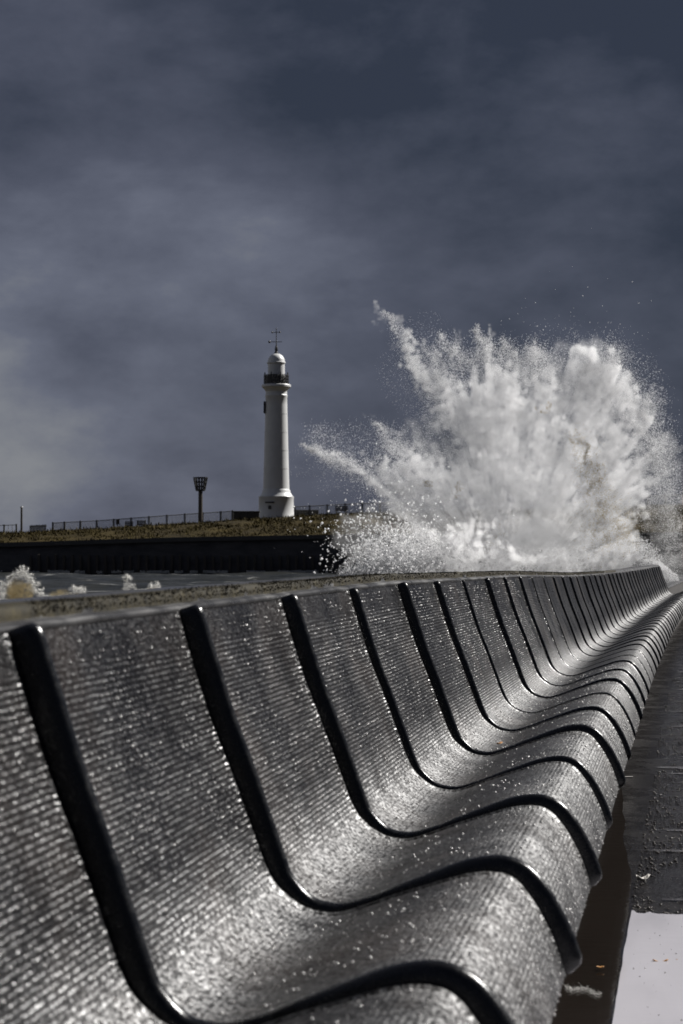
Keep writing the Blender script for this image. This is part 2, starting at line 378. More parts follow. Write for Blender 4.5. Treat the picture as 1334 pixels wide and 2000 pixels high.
def make_panel(k, y0, y1):
    near = y0 < 13
    if near:
        n_r = int(SLEN / 0.0104); m = n_r * 4; u = np.linspace(0, SLEN, m); c = np.c_[np.interp(u, SS, SURF[:, 0]), np.interp(u, SS, SURF[:, 1])]
        nn = np.c_[np.interp(u, SS, SN[:, 0]), np.interp(u, SS, SN[:, 1])]
        rel = u / SLEN
        amp = np.interp(rel, [0, .045, .075, .38, .46, .55, .68, .76, .9, 1], [0, 0, 1, 1, .40, .12, .12, .45, .4, .25]) * 0.0013
        ys = np.r_[np.linspace(y0, y1 - 0.042, 8), y1 - 0.036, y1 - 0.034, y1 - 0.023, y1 - 0.021, y1]; V = []
        jit = rng.random(n_r + 1)
        for q, y in enumerate(ys):
            wob = 0.75 + 0.5 * vnoise(np.c_[u * 40, np.full(m, y * 4), np.full(m, k * 3.3)])
            edge = q in (9, 10); lip = 0.0035 if edge else 0.0
            h = amp * np.cos(2*math.pi * np.arange(m) / 4 + 0.4) * wob * (0.7 + 0.6 * jit[np.arange(m)//4]) * (0.15 if q >= 8 else 1.0) + lip
            V.append(place(c + nn * h[:, None], [y]))
        V = np.vstack(V)
    else:
        m = 90; u = np.linspace(0, SLEN, m); c = np.c_[np.interp(u, SS, SURF[:, 0]), np.interp(u, SS, SURF[:, 1])]; ys = np.linspace(y0, y1, 4); V = place(c, ys)
    me = mesh_np('seat_panel', unshift(V), grid_faces(len(ys), m, True), M['panel'], True)
    uv = np.stack([np.repeat(ys, m), np.tile(u, len(ys))], 1); uv[:, 0] += k * 0.37; set_uv(me, uv)
    link('seat_panel', me, bench)
def make_rib(k, y):
    th = THICK.get(k, [0.38, 0.22, 0.42, 0.30, 0.36][k % 5])
    m = 110; u = np.linspace(0, SLEN, m); c = np.c_[np.interp(u, SS, SURF[:, 0]), np.interp(u, SS, SURF[:, 1])]; nn = np.c_[np.interp(u, SS, SN[:, 0]), np.interp(u, SS, SN[:, 1])]
    p = np.interp(u / SLEN, _k, _p) * (0.06 + 0.94 * th); w = 0.036 * (0.35 + 0.65 * th)
    end = np.minimum(1, np.minimum(u * 2.2 + 0.008, (SLEN - u + 0.002) * 0.8) / 0.022); p = p * np.sqrt(np.clip(1 - (1-end)**2, 0.02, 1)); ww = w * (0.6 + 0.4 * np.sqrt(np.clip(1 - (1-end)**2, 0, 1)))
    wig = (fbm(np.c_[u * 6, np.full(m, k * 7.7), np.zeros(m)], 3) - 0.5) * 0.008
    q = np.linspace(0, math.pi, 13); V = []
    for t in q:
        a = -math.copysign(abs(math.cos(t))**0.75, math.cos(t)) * 0.5; b = math.sin(t)**0.7
        prof = c + nn * ((p + 0.004) * b - 0.004)[:, None]
        Y = y + a * ww + wig
        V.append(np.stack([prof[:, 0] + swing(y), Y, prof[:, 1] - drop(y)], 1))
    V = np.vstack(V); Fc = [tuple(f) for f in grid_faces(13, m, True)] + [tuple(j*m for j in range(13)), tuple(j*m + m - 1 for j in range(12, -1, -1))]
    link('joint_rib', mesh_np('joint_rib', unshift(V), Fc, M['rubber'], True), bench)
for k in range(len(RIB_Y) - 1): make_panel(k, RIB_Y[k] + 0.002, RIB_Y[k+1] - 0.002)
for k, y in enumerate(RIB_Y): make_rib(k - 1 if k else 0, y)
def make_under():
    prof = np.vstack([SURF[-1:], UNDER]); ys = np.linspace(RIB_Y[0], RIB_Y[-1], 60)
    link('plinth', mesh_np('plinth', unshift(place(prof, ys)), grid_faces(60, len(prof), True), M['wall']), bench)
    for y in (RIB_Y[0], RIB_Y[-1]):
        P = np.vstack([SURF[::6], UNDER, [(-0.99, -0.06), (-0.99, 0.98)]])
        link('end_face', mesh_np('end_face', unshift(place(P, [y])), [tuple(range(len(P)))], M['wall']), bench)
make_under()

# ---------------------------------------------------------------- near sea wall behind the bench
sea_wall = empty('sea_wall', (-1.1, 2.8, 0)); tag(sea_wall, 'low wet sea wall with an ochre algae edge rising behind the bench', 'wall')
def make_wall():
    ys = np.r_[np.linspace(RIB_Y[0], 16, 240), np.linspace(16.3, RIB_Y[-1] + 0.04, 120), np.linspace(RIB_Y[-1] + 0.06, 150, 60)]; n = len(ys)
    sx0, sz0 = SURF[0]
    # coping: rounded roll over the panels' top, flat wet top, seaward arris
    roll = [(sx0 - 0.014, sz0 - 0.010), (sx0 + 0.000, sz0 - 0.006), (sx0 + 0.005, sz0 - 0.001), (sx0 + 0.003, sz0 + 0.006), (sx0 - 0.006, sz0 + 0.010), (sx0 - 0.018, sz0 + 0.012), (sx0 - 0.021, sz0 + 0.028)]
    top = [(sx0 - 0.036, sz0 + 0.033), (sx0 - 0.12, sz0 + 0.032), (sx0 - 0.20, sz0 + 0.029), (sx0 - 0.29, sz0 + 0.024), (sx0 - 0.315, sz0 + 0.014), (sx0 - 0.32, sz0 - 0.05)]
    prof = np.array(roll + top); m = len(prof); V = place(prof, ys).reshape(n, m, 3)
    nz = (fbm(np.c_[V.reshape(-1, 3) * (14, 9, 14)], 4) - 0.5).reshape(n, m)
    V[:, :, 2] += nz * 0.007; V[:, :, 0] += nz * 0.008 * (np.arange(m) < 6)
    V[:, :, 2] -= 0.55 * (ys > RIB_Y[-1] + 0.05)[:, None]
    def loc(V): V = np.asarray(V).reshape(-1, 3).copy(); V[:, 0] += 1.1; V[:, 1] -= 2.8; return V
    link('coping', mesh_np('coping', loc(V), grid_faces(n, m), M['coping'], True), sea_wall)
    body = np.array([(sx0 - 0.312, sz0 - 0.06), (sx0 - 0.36, -0.2), (sx0 - 0.42, -4.0)])
    W_ = place(body, ys).reshape(n, 3, 3); W_[:, 0, 2] -= 0.55 * (ys > RIB_Y[-1] + 0.05)
    link('wall_face', mesh_np('wall_face', loc(W_), grid_faces(n, 3), M['wall']), sea_wall)
    y2 = np.linspace(RIB_Y[-1], 150, 80); inner = np.array([(sx0 - 0.015, -0.3), (sx0 - 0.005, sz0 - 0.54)])
    link('inner_face', mesh_np('inner_face', loc(place(inner, y2)), grid_faces(80, 2), M['wall']), sea_wall)
    # algae: a skin over the front arris of the flat top, with short tufts on it
    sk = np.array([(sx0 - 0.0165, sz0 + 0.0115), (sx0 - 0.0185, sz0 + 0.020), (sx0 - 0.0200, sz0 + 0.031), (sx0 - 0.0355, sz0 + 0.0355), (sx0 - 0.075, sz0 + 0.0350)])
    ya = np.linspace(RIB_Y[0], 26, 700); A = place(sk, ya).reshape(700, 5, 3); q = (fbm(A.reshape(-1, 3) * (20, 7, 20) + 3, 4) - .5).reshape(700, 5); A[:, :, 2] += (nz[:1, :1] * 0 + q * 0.006); A[:, 4, 0] += q[:, 4] * 0.09
    al = link('algae_skin', mesh_np('algae_skin', loc(A), grid_faces(700, 5), M['algae'], True), sea_wall)
    N = 30000; y = RIB_Y[0] + 0.2 + rng.random(N)**1.9 * 22; t = rng.beta(1.0, 1.6, N)
    keep = fbm(np.c_[y * 2.2, np.zeros(N), t * 2], 3) > 0.30 + 0.22 * t; y, t = y[keep], t[keep]; N = len(y)
    q = t * 0.09; x = sx0 - 0.018 - np.maximum(0, q - 0.020) + swing(y); z = sz0 + 0.014 + np.minimum(q, 0.020) - drop(y)
    s = 0.0014 + 0.0030 * rng.random(N); B = np.stack([x, y, z], 1); d = rng.normal(size=(N, 3)) * 0.5 + (0.25, 0, 0.75); d /= np.linalg.norm(d, axis=1)[:, None]
    w = rng.normal(size=(N, 3)); w -= (w * d).sum(1)[:, None] * d; w /= np.linalg.norm(w, axis=1)[:, None]
    V = np.stack([B - w * s[:, None] * .6, B + w * s[:, None] * .6, B + d * s[:, None] * 1.25], 1).reshape(-1, 3)
    a = link('algae', mesh_np('algae', loc(V), np.arange(N*3).reshape(-1, 3), M['algae']), sea_wall); a['kind'] = 'stuff'
make_wall()

# ---------------------------------------------------------------- far shore
def bank_top(px): return np.interp(px, [-900, 0, 100, 200, 330, 450, 560, 700, 900, 1334, 2400], [1062, 1046, 1041, 1036, 1026, 1018, 1010, 1003, 999, 986, 980])
def wall_top(px): return np.interp(px, [-900, 0, 350, 700, 1334, 2400], [1068, 1061, 1050, 1044, 1040, 1040])
WD, CD = 150.0, 163.0
far_wall = empty('far_sea_wall', at(640, 1120, WD)); tag(far_wall, 'dark concrete sea wall with timber piles along the far shore below the grass', 'wall')
O = np.array(far_wall.location)
def build_far():
    px = np.linspace(-900, 2400, 90); A = at(px, wall_top(px), np.full(90, WD)); Bt = A + np.array([0, 0.35, 0.0]); C = A.copy(); C[:, 2] = SEA_Z - 2.5
    V = np.stack([C, A, Bt], 1).reshape(-1, 3) - O
    link('wall_face', mesh_np('wall_face', V, grid_faces(90, 3, True), M['wall']), far_wall)
    q = at(px, wall_top(px), np.full(90, WD - 0.12)); lo = q.copy(); lo[:, 2] -= 0.30; ba = q + np.array([0, 0.5, 0])
    link('wall_coping', mesh_np('wall_coping', np.stack([lo, q + (0, 0, .03), ba + (0, 0, .03)], 1).reshape(-1, 3) - O, grid_faces(90, 3, True), M['stone']), far_wall)
    # lower apron ledge and piles
    q = at(px, np.full(90, 1085.0), np.full(90, WD - 0.5)); lo = q.copy(); lo[:, 2] = SEA_Z - 2; ba = q + np.array([0, 0.55, 0.02])
    link('apron', mesh_np('apron', np.stack([lo, q, ba], 1).reshape(-1, 3) - O, grid_faces(90, 3, True), M['wall']), far_wall)
    pm = MB().box((0, 0, 0), (0.17, 0.20, 1.5), bev=0.03); pme = mesh_np('pile', np.array(pm.v), pm.f, M['dark_wood'])
    for x in np.arange(60, 700, 16.2):
        p = at(x, 1082 + rng.random() * 4, WD - 0.65); link('pile', pme, far_wall, Vector(p - O) - Vector((0, 0, 0.75)), (0, rng.normal() * 0.02, YAW))
    # bank: wall top up to the crest, then a plateau
    px = np.linspace(-900, 2400, 260); T = np.linspace(0, 1, 14); rows = []
    a = at(px, wall_top(px), np.full(260, WD + 0.4)); c = at(px, bank_top(px), np.full(260, CD))
    for t in T:
        p = a * (1 - t) + c * t; p[:, 2] += 0.35 * math.sin(t * math.pi) ; nz = fbm(np.c_[p[:, :2] * 0.5, np.full(260, t)], 4) - 0.5; p[:, 2] += nz * 0.45 * math.sin(t * math.pi)**.5; rows.append(p)
    for dd in (1.0, 60, 900):
        p = c.copy(); p += _fw * [1, 1, 0] * dd; p[:, 2] = c[:, 2] - (0.10 if dd < 2 else 0.15); rows.append(p)
    V = np.stack(rows, 0).reshape(-1, 3)
    tag(link('grass_bank', mesh_np('grass_bank', V, grid_faces(len(rows), 260, True), M['bank'], True)), 'rough brown grass bank above the far sea wall', kind='structure')
    # grass tufts
    N = 60000; k = rng.integers(0, 259, N); t = rng.random(N); P = (np.stack(rows[:14], 0))
    f = t * 13; j = np.minimum(f.astype(int), 12); fr = (f - j)[:, None]; u = rng.random(N)[:, None]
    B = (P[j, k] * (1-u) + P[j, k+1] * u) * (1-fr) + (P[j+1, k] * (1-u) + P[j+1, k+1] * u) * fr
    keep = fbm(B * (0.7, 0.7, 0.7), 3) > 0.42; B = B[keep]; N = len(B)
    h = (0.07 + 0.16 * rng.random(N)**2)[:, None]; d = rng.normal(size=(N, 3)) * 0.45 + (-0.25, 0, 1); w = rng.normal(size=(N, 3)) * (1, 1, 0); w /= np.linalg.norm(w, axis=1)[:, None]
    V = np.stack([B - w * .05, B + w * .05, B + d * h], 1).reshape(-1, 3)
    g = M_('bank_grass'); g.set(Base_Color=g.ramp(g.noise(0.5, 5, 0.7), (0.3, (0.018, 0.0135, 0.0035)), (0.55, (0.043, 0.033, 0.0075)), (0.75, (0.082, 0.062, 0.017))), Roughness=0.9, Specular_IOR_Level=0.1)
    tag(link('grass', mesh_np('grass', V, np.arange(N*3).reshape(-1, 3), g.m)), 'dry tussocky grass growing over the far bank', 'grass', kind='stuff')
build_far()

# ---------------------------------------------------------------- lighthouse
def build_lighthouse():
    D = 172.0; K = D / F * 0.3                     # metres per zoomed pixel
    base = Vector(at(539.5, 1013, D)); t = empty('lighthouse', base); t.rotation_euler = (0, 0, YAW)
    tag(t, 'tall white lighthouse with a domed lantern and dark gallery railing', 'lighthouse')
    Z = lambda zy: (1310 - zy) * K
    r = lambda hw: hw * K
    W, I = M['white_paint'], M['dark_iron']
    MB().lathe([(r(119), -0.4), (r(119), Z(1296)), (r(116), Z(1290)), (r(113), Z(1180)), (r(115), Z(1176)), (r(115), Z(1166))], n=48).build('plinth', W, t, True)
    MB().lathe([(r(110), Z(1166) + .004), (r(104), Z(1158)), (r(97), Z(1146)), (r(92), Z(1138)), (r(92), Z(1128)), (r(88), Z(1122)), (r(86), Z(1116))], n=48).build('base_moulding', W, t, True)
    pr = [(r(86 - 15.5 * (k/12)**0.85), Z(1116 - k * (1116 - 520) / 12)) for k in range(13)]
    tw = MB().lathe(pr + [(r(73), Z(516)), (r(73), Z(506)), (r(70), Z(502)), (r(70), Z(482))], n=48).build('tower', W, t, True)
    for q in (0.22, 0.42, 0.62, 0.82):              # cast plate seams
        zz = Z(1116 - q * 596); rr = r(86 - 15.5 * q**0.85)
        MB().lathe([(rr - .02, zz - .03), (rr + .012, zz - .03), (rr + .012, zz + .03), (rr - .02, zz + .03)], n=48).build('plate_seam', W, tw, False)
    MB().lathe([(r(70), Z(482) + .003), (r(74), Z(474)), (r(82), Z(464)), (r(90), Z(456)), (r(95), Z(452)), (r(95), Z(440)), (r(92), Z(436)), (r(60), Z(436))], n=48).build('gallery', W, t, True)
    MB().lathe([(r(60), Z(436) + .003), (r(60), Z(378)), (r(56), Z(374)), (r(55), Z(372))], n=40).build('service_drum', M['fence_metal'], t, True)
    MB().lathe([(r(55), Z(372) + .003), (r(55), Z(305)), (r(57), Z(303)), (r(57), Z(300))], n=40).build('lantern', W, t, True)
    MB().lathe([(r(57), Z(300) + .003), (r(61), Z(297)), (r(61), Z(291)), (r(57), Z(288))] + [(r(56 * math.cos(a)), Z(288 - 56 * math.sin(a))) for a in np.linspace(0.08, 1.5, 12)], n=40).build('dome', W, t, True)
    rl = None
    for zz in (376, 396, 414):
        ring = MB(); rr = r(80); n = 44; q = 0.03
        for i in range(n):
            for dr, dz in ((-q, -q), (q, -q), (q, q), (-q, q)): a = 2*math.pi*i/n; ring.v.append(((rr+dr)*math.cos(a), (rr+dr)*math.sin(a), Z(zz)+dz))
        ring.f = [(4*i + k, 4*((i+1) % n) + k, 4*((i+1) % n) + (k+1) % 4, 4*i + (k+1) % 4) for i in range(n) for k in range(4)]
        o = ring.build('gallery_rail' if rl is None else 'rail_ring', I, t if rl is None else rl); rl = rl or o
    bm_ = MB().box((0, 0, 0), (0.045, 0.045, Z(374) - Z(436))); bme = mesh_np('baluster', np.array(bm_.v), bm_.f, I)
    for i in range(44):
        a = 2*math.pi*i/44; link('baluster', bme, rl, (r(80)*math.cos(a), r(80)*math.sin(a), (Z(374)+Z(436))/2), (0, 0, a))
    for i in range(8):
        a = 2*math.pi*(i+.5)/8; MB().tube((r(80)*math.cos(a), r(80)*math.sin(a), Z(434)), (r(80)*math.cos(a), r(80)*math.sin(a), Z(358)), 0.045, n=6).build('railing_post', I, rl)
    fin = MB().lathe([(r(14), Z(236)), (r(14), Z(228)), (r(8), Z(222)), (r(11), Z(205)), (r(7), Z(190)), (r(3), Z(176)), (r(3), Z(150))], n=14).build('finial', I, t, True)
    vane = MB().tube((0, 0, Z(152)), (0, 0, Z(72)), r(2.6), r(2), 6)
    vane.tube((-r(45), 0, Z(157)), (r(36), 0, Z(157)), r(2.2), n=6).tube((-r(26), 0, Z(95)), (r(24), 0, Z(95)), r(2.2), n=6).tube((0, -r(30), Z(157)), (0, r(30), Z(157)), r(2), n=6)
    vane.build('weather_vane', I, t)
    ball = lambda R_: [(max(.002, R_*math.cos(a)), R_*math.sin(a)) for a in np.linspace(-1.5, 1.5, 9)]
    for x, zz, s in ((-45, 157, 8.5), (-26, 95, 6.5), (24, 93, 5.5), (0, 72, 4), (0, 157, 5)):
        MB().lathe(ball(r(s)), (r(x), 0, Z(zz)), 10).build('vane_ball', I, t, True)
    wb = MB().box((-r(77), -0.05, Z(588)), (r(10), 0.7, r(72)), bev=0.04).build('window', I, t)
    MB().box((-r(76), -0.05, Z(549)), (r(11), 0.72, r(4)), bev=0.01).build('window_hood', I, wb)
    MB().box((-r(38), -r(107) - 0.03, Z(1206)), (r(62), 0.10, r(9)), rz=0.36 * -1, bev=0.01).build('name_plate', I, t)
    MB().box((-r(38), -r(107) - 0.02, Z(1238)), (r(20), 0.12, r(24)), rz=-0.36, bev=0.01).build('vent_grille', I, t)
    return t
build_lighthouse()

# ---------------------------------------------------------------- beacon, poles, fences, low walls and seats on the bank
def on_bank(px, d=CD + 0.6): return Vector(at(px, bank_top(px) + 2.5, d))
PXM = lambda n, d=CD + 0.6: n * d / F
def build_beacon():
    b = on_bank(391.5); t = empty('fire_beacon', b); t.rotation_euler = (0, 0, YAW); tag(t, 'dark iron fire basket beacon on a thick post on the grass bank', 'beacon')
    h = PXM(bank_top(391.5) - 958 + 2.5)
    MB().tube((0, 0, -0.5), (0, 0, h), 0.19, 0.17, 10).build('post', M['dark_wood'], t, True)
    hb = PXM(25); k = MB().lathe([(0.36, h - 0.05), (0.36, h + 0.02), (0.05, h + 0.03)], n=16).build('fire_basket', M['dark_iron'], t)
    for z, rr in ((0.04, .37), (.33, .42), (.66, .50), (1.0, .56)):
        ring = MB(); n = 18; q = 0.045
        for i in range(n):
            for dr, dz in ((-q, -q), (q, -q), (q, q), (-q, q)): a = 2*math.pi*i/n; ring.v.append(((rr+dr)*math.cos(a), (rr+dr)*math.sin(a), h + z*hb + dz))
        ring.f = [(4*i + c, 4*((i+1) % n) + c, 4*((i+1) % n) + (c+1) % 4, 4*i + (c+1) % 4) for i in range(n) for c in range(4)]
        ring.build('basket_hoop', M['dark_iron'], k)
    for i in range(14):
        a = 2*math.pi*i/14; MB().tube((.36*math.cos(a), .36*math.sin(a), h), (.57*math.cos(a), .57*math.sin(a), h + hb*1.05), 0.05, n=5).build('basket_bar', M['dark_iron'], k)
build_beacon()
def build_pole():
    b = on_bank(42); t = empty('slim_pole', b); tag(t, 'slim dark pole standing on the bank at the low end of the fence', 'pole')
    MB().tube((0, 0, -0.4), (0, 0, PXM(55)), 0.10, 0.085, 8).build('shaft', M['dark_wood'], t, True)
    MB().lathe([(0.10, PXM(55)), (0.12, PXM(55) + .03), (0.08, PXM(55) + .09), (0.02, PXM(55) + .11)], n=8).build('cap', M['dark_iron'], t)
build_pole()
def build_fence(name, label, posts, h, nbar, mat, dd=0.0):
    t = empty(name, on_bank(posts[0], CD + 1.4 + dd)); tag(t, label, 'fence', 'railings along the top of the far bank'); o = t.location
    P = [on_bank(x, CD + 1.4 + dd) - o for x in posts]; rails = MB(); bars = MB()
    pm = MB().box((0, 0, h/2 - 0.2), (0.13, 0.13, h + 0.4)); pme = mesh_np('post', np.array(pm.v), pm.f, mat)
    for p in P: link('post', pme, t, p, (0, 0, YAW))
    for a, b in zip(P, P[1:]):
        for z in (0.93, 0.18):
            rails.tube(a + Vector((0, 0, h*z)), b + Vector((0, 0, h*z)), 0.032, n=5)
        for i in range(1, nbar):
            p = a.lerp(b, i / nbar); bars.box((p.x, p.y, p.z + h * 0.555), (0.032, 0.032, h * 0.75))
    rails.build('rail', mat, t); s = bars.build('infill_bars', mat, t); s['kind'] = 'stuff'
    return t
HF = 1.0
build_fence('railing_fence', 'grey metal railing climbing the far bank between the slim pole and the lighthouse', [103, 126, 157, 189, 222, 256, 291, 326, 361, 396, 431, 454], HF, 12, M['fence_metal'])
build_fence('railing_fence', 'low handrail fence sloping down from the slim pole to the left edge', [-120, -90, -60, -28, 8, 32], HF, 3, M['fence_metal'])
build_fence('railing_fence', 'grey railing between the lighthouse and the wave spray', [576, 605, 639, 674, 708, 742, 776, 810], HF, 10, M['fence_metal'])
build_fence('railing_fence', 'faint railing on the bank beyond the right end of the wave spray', [1230, 1265, 1300, 1335, 1370, 1410, 1450], HF, 8, M['fence_metal'])
def build_boards():
    t = empty('board_fence', on_bank(58, CD + 1.3)); o = t.location; tag(t, 'close boarded stretch of fence just right of the slim pole', 'fence')
    for x in np.arange(59, 91, 3.0):
        p = on_bank(x, CD + 1.3) - o; MB().box((p.x, p.y, p.z + 0.36), (0.105, 0.03, 0.90 + rng.random() * .06), YAW).build('board', M['fence_metal'], t)
    r_ = MB().tube(on_bank(58, CD + 1.34) - o + Vector((0, 0.06, .7)), on_bank(91, CD + 1.34) - o + Vector((0, 0.06, .7)), .04, n=5); r_.build('rail', M['fence_metal'], t)
build_boards()
def block(name, label, cat, x0, x1, ytop, d, dep, mat, courses=1):
    c = at((x0 + x1)/2, bank_top((x0 + x1)/2) + 8, d); t = empty(name, c); t.rotation_euler = (0, 0, YAW); tag(t, label, cat)
    w = PXM(x1 - x0, d); h = PXM(bank_top((x0+x1)/2) + 8 - ytop, d); n = max(2, int(w / 0.55)); hb = h - 0.12
    for i in range(n):
        MB().box((-w/2 + (i + .5) * w / n, 0, hb / 2), (w / n - 0.02, dep, hb), bev=0.02).build('stone', mat, t)
    MB().box((0, 0, h - 0.058), (w + 0.08, dep + 0.1, 0.116), bev=0.02).build('capstone', mat, t)
block('low_wall', 'low dark stone wall on the left of the lighthouse foot', 'wall', 455, 507, 998, 167, 0.5, M['stone'])
block('low_wall', 'low dark stone wall on the right of the lighthouse foot', 'wall', 575, 622, 996, 167, 0.5, M['stone'])
def bank_seat(label, px, w, d=CD + .9, sit=0.0):
    t = empty('park_bench', on_bank(px, d) + Vector((0, 0, sit))); t.rotation_euler = (0, 0, YAW); tag(t, label, 'bench', 'benches on the far bank'); W = PXM(w, d); t.location.z -= 0.16
    for i in range(3): MB().box((0, 0.0, 0.52 + i * 0.13), (W, 0.04, 0.10), bev=.01).build('back_slat', M['dark_wood'], t)
    for i in range(3): MB().box((0, -0.16 - i * 0.13, 0.44), (W, 0.11, 0.04), bev=.01).build('seat_slat', M['dark_wood'], t)
    for s in (-.42, .42):
        MB().box((W*s, -0.30, 0.19), (.08, .55, .46)).build('leg', M['dark_iron'], t); MB().box((W*s, 0.03, .55), (.06, .05, .62)).build('back_post', M['dark_iron'], t)
bank_seat('dark slatted bench by the railing midway between the lighthouse and the spray', 667, 25, CD + .8, 0.12)
bank_seat('dark slatted bench beside the small sign on the bank', 252, 16)
bank_seat('dark slatted bench halfway between the small sign and the fire beacon', 276, 18)
def build_sign():
    t = empty('small_sign', on_bank(230)); t.rotation_euler = (0, 0, YAW); tag(t, 'small dark notice board on a post by the railing', 'sign')
    MB().tube((0, 0, -.3), (0, 0, .95), .045, n=6).build('post', M['dark_iron'], t); MB().box((0, -.06, .72), (.30, .03, .44), bev=.008).build('board', M['dark_wood'], t)
build_sign()

# ---------------------------------------------------------------- the breaking wave
def tets(P, s, stretch=None):
    """one little random tetrahedron per point"""
    n = len(P); q = rng.normal(size=(n, 4)); q /= np.linalg.norm(q, axis=1)[:, None]; w, x, y, z = q.T
    Rm = np.stack([1-2*(y*y+z*z), 2*(x*y-z*w), 2*(x*z+y*w), 2*(x*y+z*w), 1-2*(x*x+z*z), 2*(y*z-x*w), 2*(x*z-y*w), 2*(y*z+x*w), 1-2*(x*x+y*y)], 1).reshape(n, 3, 3)
    T = np.array([(1, 1, 1), (1, -1, -1), (-1, 1, -1), (-1, -1, 1)]) / 1.732
    d = np.einsum('nij,kj->nki', Rm, T) * s[:, None, None]
    if stretch is not None: d = d + np.einsum('nki,ni->nk', d, stretch)[:, :, None] * stretch[:, None, :] * 1.2
    V = (P[:, None, :] + d).reshape(-1, 3); b = np.arange(n)[:, None, None] * 4
    return V, (b + np.array([(0, 1, 2), (0, 3, 1), (0, 2, 3), (1, 3, 2)])[None]).reshape(-1, 3)
WY = 60.0
def cloud(n, blobs, warp=(26, 10), keep=0.5, sharp=6.0, seed=0):
    """points in photo pixels + depth, from ellipse blobs (cx, cy, rx, ry, weight, edge power)"""
    w = np.array([b[4] for b in blobs], float); w /= w.sum(); k = rng.choice(len(blobs), n, p=w); B = np.array([b[:4] for b in blobs])[k]
    d = rng.normal(size=(n, 3)); d /= np.linalg.norm(d, axis=1)[:, None]; r = rng.random(n)**(1/2.2); d *= r[:, None]
    return np.stack([B[:, 0] + d[:, 0] * B[:, 2], B[:, 1] + d[:, 1] * B[:, 3], d[:, 2] * np.minimum(B[:, 2], B[:, 3]) * 1.0], 1)
def jet(n, a, c, b, r0, r1, fall=1.3):
    t = rng.beta(1.0, 1.25 + 0.35 * fall, n); a, c, b = (np.array(v, float) for v in (a, c, b)); T = t[:, None]
    p = a * (1-T)**2 + 2 * c * T * (1-T) + b * T * T; r = r0 * (1-t)**1.1 + r1
    g = rng.normal(size=(n, 3)) * 0.48; g[:, 1] -= 0.0
    return np.c_[p, np.zeros(n)] + g * r[:, None]
def swirl(P, amp, sc, seed):
    Q = P / sc + seed; off = np.stack([fbm(Q + 11.1 * i, 3) - 0.5 for i in range(3)], 1); return P + off * 2 * amp
def to_world(P): return at(P[:, 0], P[:, 1], WY + P[:, 2] * WY / F)
